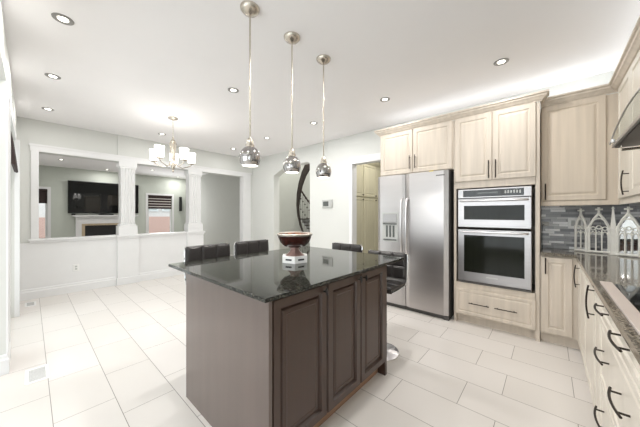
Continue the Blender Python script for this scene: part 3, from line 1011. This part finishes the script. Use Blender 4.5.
# ---------------------------------------------------------------- chandelier
ch = thing('chandelier', 'brushed nickel five-arm chandelier with lit white glass shades', 'chandelier', (1.435, 4.245, 2.75))
cxy = (1.435, 4.245, 0)
MB().lathe([(0, 2.75), (0.070, 2.75), (0.066, 2.735), (0.03, 2.722), (0.008, 2.71), (0, 2.71)], cxy, 32).build('canopy', M['nickel'], ch, True)
mb = MB()
nl = 9
for i in range(nl):
    zc = 2.70 - i * 0.028
    pts = []
    for j in range(10):
        a = 2 * PI * j / 10
        p_ = (0.007 * math.cos(a), 0) if i % 2 else (0, 0.007 * math.cos(a))
        pts.append((cxy[0] + p_[0], cxy[1] + p_[1], zc + 0.018 * math.sin(a)))
    mb.tube(pts, 0.0022, 6, True)
mb.build('chain', M['nickel'], ch)
MB().lathe([(0, 2.47), (0.012, 2.46), (0.010, 2.43), (0.026, 2.40), (0.018, 2.37), (0.012, 2.34), (0.012, 2.08), (0.022, 2.05), (0.030, 2.02), (0.022, 1.985), (0.010, 1.965), (0.014, 1.945), (0, 1.925)],
           cxy, 20).build('centre_column', M['nickel'], ch, True)
for i in range(5):
    a = math.radians(-39 + 72 * i)
    ca = -math.cos(a) * 0.320 + math.sin(a) * 0.947
    sa = -math.cos(a) * 0.947 - math.sin(a) * 0.320
    P_ = [(0.018, 2.42), (0.045, 2.36), (0.030, 2.25), (0.030, 2.12), (0.06, 2.03), (0.13, 2.005), (0.20, 2.03), (0.25, 2.055), (0.262, 2.085)]
    arm = MB().tube([(cxy[0] + r * ca, cxy[1] + r * sa, z) for r, z in P_], 0.0065, 8).build('arm', M['nickel'], ch, True)
    c_ = (cxy[0] + 0.262 * ca, cxy[1] + 0.262 * sa, 0)
    MB().lathe([(0, 2.075), (0.035, 2.08), (0.05, 2.092), (0.03, 2.10), (0, 2.10)], c_, 20).build('cup', M['nickel'], arm, True)
    MB().lathe([(0, 2.100), (0.045, 2.100), (0.055, 2.115), (0.063, 2.26), (0.060, 2.26), (0.050, 2.12), (0, 2.11)], c_, 28).build('glass_shade', M['shade'], arm, True)
    l = bpy.data.lights.new('chandelier_bulb', 'POINT')
    l.energy = 0.35
    l.color = (1.0, 0.97, 0.92)
    l.shadow_soft_size = 0.03
    lo = bpy.data.objects.new('chandelier_bulb', l)
    C.objects.link(lo)
    lo.location = (c_[0], c_[1], 2.31)

# ---------------------------------------------------------------- recessed ceiling lights
rl = thing('recessed_light', 'round recessed ceiling light', 'ceiling light', (0, 0, H), 'recessed ceiling lights')
WL[rl.name] = Vector((0, 0, H))
MB().lathe([(0.030, H - 0.001), (0.062, H - 0.001), (0.060, H - 0.006), (0.046, H - 0.008), (0.034, H - 0.005), (0.030, H - 0.001)], (0, 0, 0), 32).build('trim_ring', M['ring'], rl, True)
MB().lathe([(0, H - 0.004), (0.031, H - 0.004), (0.031, H - 0.001), (0, H - 0.001)], (0, 0, 0), 24).build('lens', M['lit'], rl, True)
LBL = ['recessed ceiling light nearest the camera on the left, largest of all', 'second recessed ceiling light from the camera along the left wall',
       'third and farthest recessed ceiling light along the left wall', 'recessed ceiling light left of the nearest pendant rod',
       'small recessed ceiling light beside the chandelier canopy', 'recessed ceiling light above the oven cabinet, the rightmost',
       'recessed ceiling light in front of the over-fridge cabinet', 'recessed ceiling light right beside the farthest pendant rod',
       'recessed ceiling light just left of the middle pendant rod', 'farthest small recessed ceiling light left of the nearest pendant globe']
for i, (x, y) in enumerate(SPOTS_K):
    if i == 0:
        rl.location = (x, y, H)
        rl['label'] = LBL[0]
    else:
        dup(rl, (x, y, H), None, LBL[i])
LB2 = ['living room recessed light seen at the top left of the first opening', 'living room recessed light seen above the television',
       'living room recessed light seen left in the second opening', 'living room recessed light seen right in the second opening']
for (x, y), lb in zip(SPOTS_L, LB2):
    dup(rl, (x, y, H), None, lb)

# ---------------------------------------------------------------- thermostat, floor vents
th = thing('thermostat', 'grey wall thermostat with a dark display left of the pantry doorway', 'thermostat', (3.93, 3.29, 1.42))
FT = FX(3.93)
MB().face_panel(FT, 3.155, 3.42, 1.42, 1.585, [(0, 0.02), (0.008, 0.028)]).build('housing', M['greyplastic'], th)
MB().face_panel(FT, 3.245, 3.385, 1.455, 1.550, [(0, 0.029), (0.003, 0.030)]).build('display', M['lcd'], th)


def vent(x0, x1, y0, y1, label):
    t = thing('floor_vent', label, 'vent', ((x0 + x1) / 2, (y0 + y1) / 2, 0), 'floor vents')
    MB().box(x0, x1, y0, y1, 0.0005, 0.005, 0.001).build('frame', M['plastic'], t)
    m_ = MB()
    ny = 14
    for i in range(ny):
        a = y0 + 0.03 + (y1 - y0 - 0.06) * i / ny
        m_.box(x0 + 0.02, x1 - 0.02, a, a + (y1 - y0 - 0.06) / ny * 0.6, 0.005, 0.0065)
    m_.build('grille', M['vent'], t)


vent(-0.028, 0.105, 2.96, 3.24, 'white floor vent with grey grille near the left wall opening')
vent(-0.05, 0.06, 5.45, 5.70, 'small white floor vent by the patio door near the half wall')

# ---------------------------------------------------------------- blinds
rb_ = thing('roman_blind', 'dark brown fabric blind at the top of the patio door, seen edge-on', 'blind', (-0.10, 4.5, 1.80))
mb = MB()
pts = [(-0.130, 2.16), (-0.129, 2.16), (-0.100, 1.86), (-0.098, 1.82), (-0.13, 1.82)]
a = [mb.bm.verts.new((x, 4.15, z)) for x, z in pts]
b_ = [mb.bm.verts.new((x, 4.95, z)) for x, z in pts]
mb.bm.faces.new(a[::-1]); mb.bm.faces.new(b_)
for i in range(5):
    mb.bm.faces.new((a[i], a[(i + 1) % 5], b_[(i + 1) % 5], b_[i]))
mb.build('fabric', M['blind'], rb_)
MB().tube([(-0.112, 4.14, 1.825), (-0.112, 4.96, 1.825)], 0.012, 8).build('bottom_rail', M['blind'], rb_)

zb = thing('zebra_blind', 'striped dark and sheer blind rolled half down in the living room window', 'blind', (3.36, FW - 0.01, 1.5))
MB().box(2.955, 3.775, FW - 0.03, FW + 0.03, 1.96, 2.02, 0.01).build('headrail', M['blind'], zb)
mb, mb2 = MB(), MB()
for i in range(5):
    z = 1.50 + i * 0.10
    mb.box(2.965, 3.765, FW + 0.012, FW + 0.016, z, z + 0.074)
    mb2.box(2.965, 3.765, FW + 0.012, FW + 0.016, z + 0.074, min(z + 0.10, 1.98))
mb.build('dark_stripe', M['blind'], zb)
mb2.build('sheer_stripe', M['sheer'], zb)
zb2 = thing('roller_blind', 'dark brown blind in the narrow window left of the television', 'blind', (0.2, FW - 0.01, 1.65))
MB().box(0.055, 0.345, FW - 0.01, FW + 0.04, 1.98, 2.05, 0.01).build('headrail', M['blind'], zb2)
MB().box(0.06, 0.34, FW + 0.012, FW + 0.016, 1.62, 2.0).build('fabric', M['blind'], zb2)

# ---------------------------------------------------------------- television, fireplace, speaker
tv = thing('television', 'large black wall television above the fireplace', 'television', (1.67, FW, 1.33))
MB().box(0.785, 2.64, FW - 0.07, FW - 0.01, 1.325, 2.355, 0.006).build('bezel', M['black'], tv)
MB().box(0.800, 2.625, FW - 0.073, FW - 0.0705, 1.345, 2.340).build('screen', M['blackglass'], tv)
tag(MB().box(1.52, 1.90, FW - 0.16, FW - 0.08, 1.262, 1.312, 0.004).build('media_box', M['black']), 'small black box on the mantel under the television', 'media box')
tag(MB().box(0.86, 0.95, FW - 0.16, FW - 0.08, 1.262, 1.312, 0.004).build('speaker_cube', M['black']), 'tiny black cube at the left end of the mantel', 'speaker')
fp = thing('fireplace', 'white mantel fireplace with a beige stone surround and black firebox', 'fireplace', (1.7, FW - 0.1, 0))
MB().box(0.88, 2.60, FW - 0.22, FW, 1.225, 1.262, 0.005).box(0.93, 2.55, FW - 0.17, FW, 1.19, 1.225, 0.005).build('mantel_shelf', M['white'], fp)
MB().box(0.96, 2.52, FW - 0.12, FW, 0.985, 1.19).box(0.96, 1.10, FW - 0.12, FW, 0, 0.99).box(2.38, 2.52, FW - 0.12, FW, 0, 0.99).build('surround_frame', M['white'], fp)
MB().box(1.10, 2.38, FW - 0.10, FW, 0.80, 0.985).box(1.10, 1.24, FW - 0.10, FW, 0, 0.80).box(2.24, 2.38, FW - 0.10, FW, 0, 0.80).build('stone_facing', M['beigestone'], fp)
MB().box(1.18, 2.30, FW - 0.105, FW - 0.01, 0.30, 0.925).build('firebox', M['black'], fp)
sk = thing('wall_speaker', 'slim black speaker on the wall right of the living room window', 'speaker', (4.08, FW, 1.42))
MB().box(4.04, 4.13, FW - 0.09, FW - 0.01, 1.42, 2.00, 0.008).build('cabinet', M['black'], sk)
MB().box(4.055, 4.115, FW - 0.11, FW, 1.96, 1.99).build('bracket', M['steelside'], sk)

# ---------------------------------------------------------------- curved stair in the hall
cs = thing('curved_staircase', 'curved dark wooden staircase rising in the hall behind the opening', 'staircase', (5.6, 5.2, 0))


def backp(px, py, x):
    u_ = (px - 320) / 257.7
    v_ = -(py - 214) / 257.7
    F = (math.cos(YAW), math.sin(YAW))
    R_ = (math.sin(YAW), -math.cos(YAW))
    d = (F[0] + u_ * R_[0], F[1] + u_ * R_[1], v_)
    t_ = x / d[0]
    return Vector((x, d[1] * t_, 1.30 + d[2] * t_))


# outer string: a helix-like curve fitted to the hall
K = [(5.15, 4.86, 2.66), (5.10, 5.02, 2.56), (5.12, 5.20, 2.36), (5.17, 5.38, 2.10), (5.22, 5.52, 1.80), (5.27, 5.60, 1.50), (5.32, 5.62, 1.20), (5.37, 5.58, 0.92), (5.42, 5.50, 0.66), (5.46, 5.40, 0.42)]
hgt = [0.20, 0.20, 0.17, 0.15, 0.13, 0.10, 0.09, 0.08, 0.08, 0.08]
mb = MB()
prev = None
for i, (x, y, z) in enumerate(K):
    a_ = Vector((x, y, z))
    dh = hgt[i] * 0.75
    ring = [mb.bm.verts.new(a_ + Vector(v_)) for v_ in ((0, -dh * 0.6, 0.0), (0, dh * 0.4, dh), (0.06, dh * 0.4, dh), (0.06, -dh * 0.6, 0))]
    if prev:
        for j in range(4):
            mb.bm.faces.new((prev[j], prev[(j + 1) % 4], ring[(j + 1) % 4], ring[j]))
    else:
        mb.bm.faces.new(ring)
    prev = ring
mb.bm.faces.new(prev[::-1])
mb.build('string_board', M['stair'], cs)
rail = [(5.48, 5.72, 2.10), (5.50, 5.60, 1.95), (5.52, 5.45, 1.76), (5.54, 5.28, 1.58), (5.56, 5.08, 1.40), (5.58, 4.85, 1.22)]
MB().tube(rail, 0.028, 8).build('handrail', M['stair'], cs, True)
for i in range(10):
    f_ = i / 9
    y = 5.70 - 0.80 * f_
    zt = 2.07 - 0.80 * f_
    bal = MB().tube([(5.53, y, zt - 0.95), (5.53, y, zt)], 0.008, 6)
    for q in (0.30, 0.62):
        bal.lathe([(0.008, zt - q - 0.03), (0.024, zt - q), (0.008, zt - q + 0.03)], (5.53, y, 0), 8)
    bal.build('baluster', M['stair'], cs)
for i in range(11):
    f_ = i / 10
    y = 5.74 - 0.95 * f_
    z = 1.16 - 0.95 * f_
    tr_ = MB().box(5.56, 6.60, y - 0.12, y + 0.02, z - 0.025, z).build('tread', M['stair'], cs)
    MB().box(5.56, 6.60, y - 0.012, y, z - 0.10, z - 0.025).build('riser', M['white'], tr_)
MB().box(5.56, 5.60, 4.85, 5.74, 0.0, 0.20).build('base_string', M['white'], cs)

# ---------------------------------------------------------------- pantry cabinets
pc = thing('pantry_cabinet', 'tall yellowish cream pantry cabinet seen through the doorway beside the fridge', 'cabinet', (5.3, 3.1, 0))
MB().box(4.113, 6.30, 2.92, 3.44, 0.10, 2.38).box(4.113, 6.30, 2.97, 3.44, 0, 0.10).build('body', M['pantry'], pc)
MB().sweep([(4.115, 2.92), (6.30, 2.92)], [(-o, z - 0.07) for o, z in CR]).build('crown', M['pantry'], pc)
FP = FYm(2.92)
for i in range(4):
    a = 4.118 + i * 0.53
    for z0, z1, hz in ((0.12, 1.64, 1.60), (1.665, 2.36, 1.70)):
        d = MB().face_panel(FP, a, a + 0.515, z0, z1, DOOR).build('door', M['pantry'], pc)
        MB().tube([(a + 0.49, 2.90, hz), (a + 0.49, 2.875, hz)], 0.012, 8).build('knob', M['bronze'], d)

# ---------------------------------------------------------------- ivory gothic screen
gs = thing('gothic_screen', 'ivory gothic arch folding screen standing in the counter corner', 'ornament', (3.70, -0.42, 0.915))


def gothic_panel(p0, p1, hgt, nl, name, mirror=False):
    p0, p1 = Vector(p0 + (0.915,)), Vector(p1 + (0.915,))
    U = (p1 - p0)
    wdt = U.length
    U.normalize()
    mb = MB()

    def pt(u_, z_):
        return p0 + U * u_ + Vector((0, 0, z_))
    r = 0.0075

    def bar(pts, rr=r):
        mb.tube([pt(a, b) for a, b in pts], rr * 1.2, 6)
    sh = hgt * 0.52
    bar([(r, 0.002), (r, sh + 0.04)], 0.009)
    bar([(wdt - r, 0.002), (wdt - r, sh + 0.04)], 0.009)
    bar([(0, 0.0135), (wdt, 0.0135)], 0.010)
    # gable
    apex = hgt * 0.86
    bar([(0.0, sh), (wdt * 0.25, sh + (apex - sh) * 0.62), (wdt / 2, apex)], 0.009)
    bar([(wdt, sh), (wdt * 0.75, sh + (apex - sh) * 0.62), (wdt / 2, apex)], 0.009)
    # inner pointed arch
    arch = []
    for i in range(7):
        t_ = i / 6
        arch.append((0.012 + (wdt / 2 - 0.012) * (1 - math.cos(t_ * PI / 2)), sh * 0.98 + (apex - sh) * 0.72 * math.sin(t_ * PI / 2)))
    bar(arch, 0.006)
    bar([(wdt - a, b) for a, b in arch], 0.006)
    # lancets and rings
    lw = (wdt - 0.03) / nl
    for i in range(1, nl):
        bar([(0.015 + i * lw, 0.01), (0.015 + i * lw, sh * 0.98)], 0.005)
    for i in range(nl):
        c_ = 0.015 + (i + 0.5) * lw
        bar([(c_ - lw / 2, sh * 0.76), (c_ - lw * 0.35, sh * 0.84), (c_, sh * 0.9), (c_ + lw * 0.35, sh * 0.84), (c_ + lw / 2, sh * 0.76)], 0.0045)
        zz = sh * 1.03 if abs(i - (nl - 1) / 2) > 0.6 else sh * 1.08
        if nl > 1 or True:
            ring = [pt(c_ + lw * 0.42 * math.cos(q * PI / 6), zz + lw * 0.42 * math.sin(q * PI / 6)) for q in range(12)]
            mb.tube(ring, 0.0045, 6, True)
    # crockets and cross finial
    for t_ in (0.3, 0.6):
        for sgn in (0, 1):
            a = t_ * wdt / 2
            z_ = sh + (apex - sh) * (t_ * 1.15 if t_ < 0.5 else 0.70)
            a = a if not sgn else wdt - a
            tt = bmesh.new()
            bmesh.ops.create_icosphere(tt, subdivisions=1, radius=0.008)
            mb.add(tt, Matrix.Translation(pt(a, z_ + 0.008)))
    bar([(wdt / 2, apex - 0.01), (wdt / 2, hgt)], 0.008)
    bar([(wdt / 2 - 0.026, hgt - 0.022), (wdt / 2 + 0.026, hgt - 0.022)], 0.008)
    o = mb.build(name, M['gothic'], gs)
    if mirror:
        nrm = Vector((U.y, -U.x, 0)) * -0.012
        mm = MB()
        q = [pt(0.01, 0.012), pt(wdt - 0.01, 0.012), pt(wdt - 0.01, sh), pt(wdt / 2, apex - 0.02), pt(0.01, sh)]
        sgn = 1 if (p0 + nrm).length > p0.length else -1
        f1 = [mm.bm.verts.new(p + nrm * sgn * 0.7) for p in q]
        f2 = [mm.bm.verts.new(p + nrm * sgn) for p in q]
        mm.bm.faces.new(f1); mm.bm.faces.new(f2[::-1])
        for j in range(5):
            mm.bm.faces.new((f1[j], f2[j], f2[(j + 1) % 5], f1[(j + 1) % 5]))
        mm.build('mirror', M['mirror'], o)
    return o


gothic_panel((3.80, -0.203), (3.722, -0.286), 0.442, 2, 'side_panel')
gothic_panel((3.718, -0.292), (3.700, -0.440), 0.452, 3, 'arched_panel')
gothic_panel((3.620, -0.468), (3.560, -0.605), 0.452, 3, 'mirrored_panel', True)
mb = MB()
px_, py_ = 3.655, -0.452
for z0, z1, r0, r1 in ((0.917, 0.945, 0.030, 0.024), (0.945, 1.15, 0.022, 0.020), (1.15, 1.16, 0.027, 0.027), (1.16, 1.35, 0.020, 0.006), (1.35, 1.37, 0.012, 0.004)):
    A = [mb.bm.verts.new((px_ + r0 * math.cos(PI / 4 + q * PI / 2) * 1.3, py_ + r0 * math.sin(PI / 4 + q * PI / 2) * 1.3, z0)) for q in range(4)]
    B = [mb.bm.verts.new((px_ + r1 * math.cos(PI / 4 + q * PI / 2) * 1.3, py_ + r1 * math.sin(PI / 4 + q * PI / 2) * 1.3, z1)) for q in range(4)]
    mb.bm.faces.new(A[::-1]); mb.bm.faces.new(B)
    for q in range(4):
        mb.bm.faces.new((A[q], A[(q + 1) % 4], B[(q + 1) % 4], B[q]))
mb.build('pinnacle', M['gothic'], gs)

# ---------------------------------------------------------------- cooktop and hood
ck = thing('cooktop', 'glass cooktop with a pale steel front edge set into the right-hand counter', 'cooktop', (1.7, -0.45, 0.915))
MB().box(1.28, 2.10, -0.70, -0.26, 0.9155, 0.922, 0.002).build('glass_top', M['blackglass'], ck)
MB().box(1.28, 2.12, -0.259, -0.212, 0.9155, 0.926, 0.003).build('front_trim', M['aluminium'], ck)
MB().box(1.28, 2.12, -0.715, -0.70, 0.9155, 0.926, 0.003).build('rear_trim', M['steel'], ck)
for x, y in ((1.90, -0.40), (1.90, -0.58), (1.50, -0.40), (1.50, -0.58)):
    g_ = MB()
    for q in range(4):
        a = PI / 4 + q * PI / 2
        g_.tube([(x + 0.02 * math.cos(a), y + 0.02 * math.sin(a), 0.945), (x + 0.08 * math.cos(a), y + 0.08 * math.sin(a), 0.945), (x + 0.085 * math.cos(a), y + 0.085 * math.sin(a), 0.922)], 0.005, 6)
    g_.lathe([(0, 0.922), (0.035, 0.922), (0.03, 0.934), (0, 0.936)], (x, y, 0), 20)
    g_.build('burner', M['black'], ck)

hd = thing('range_hood', 'stainless range hood with an arched glass front at the right edge', 'range hood', (1.7, -0.55, 1.68))
HL, HRr, HF = 2.25, 1.15, -0.272
MB().box(HRr, HL, -0.818, HF, 1.684, 1.700, 0.001).build('canopy_rim', M['steel'], hd)
MB().box(HRr + 0.015, HL - 0.015, -0.80, HF - 0.012, 1.678, 1.684).build('filter', M['hoodwood'], hd)
mb = MB()
n = 24
for thick, yy in ((0, HF), ):
    rowf, rowb, rf2, rb2 = [], [], [], []
    for i in range(n + 1):
        t_ = i / n
        x = HL + (HRr - HL) * t_
        z = 1.702 + 0.088 * math.sin(PI * t_) ** 0.85
        rowf.append(mb.bm.verts.new((x, HF + 0.004, z)))
        rowb.append(mb.bm.verts.new((x, -0.60, z + 0.03)))
        rf2.append(mb.bm.verts.new((x, HF + 0.004, z + 0.007)))
        rb2.append(mb.bm.verts.new((x, -0.60, z + 0.037)))
    for i in range(n):
        mb.bm.faces.new((rowf[i], rowf[i + 1], rowb[i + 1], rowb[i]))
        mb.bm.faces.new((rf2[i], rb2[i], rb2[i + 1], rf2[i + 1]))
        mb.bm.faces.new((rowf[i], rf2[i], rf2[i + 1], rowf[i + 1]))
        mb.bm.faces.new((rowb[i], rowb[i + 1], rb2[i + 1], rb2[i]))
mb.build('glass_canopy', M['glass'], hd, True)
MB().tube([(HL + (HRr - HL) * i / n, HF + 0.006, 1.706 + 0.088 * math.sin(PI * i / n) ** 0.85) for i in range(n + 1)], 0.0042, 8).build('glass_edge_trim', M['steelbright'], hd, True)
MB().lathe([(0, 0), (0.007, 0.002), (0.008, 0.014), (0.005, 0.02), (0, 0.02)], (2.17, -0.268, 1.70), 14).build('glass_clamp', M['plastic'], hd, True)
MB().box(1.52, 1.88, -0.818, -0.52, 1.70, 2.748, 0.003).build('chimney', M['steel'], hd)
MB().tube([(2.17, -0.30, 1.685), (2.17, -0.30, 1.655), (2.17, -0.74, 1.655), (2.17, -0.74, 1.685)], 0.007, 8).build('side_rail', M['nickel'], hd, True)
MB().lathe([(0, 1.673), (0.03, 1.673), (0.03, 1.678), (0, 1.678)], (1.98, -0.42, 0), 20).build('hood_lamp', M['lit'], hd)
area('hood_lamp_beam', (1.98, -0.42, 1.670), (0, 0, 0), 0.05, 0.05, 0.8, (1.0, 0.8, 0.6), 'DISK')
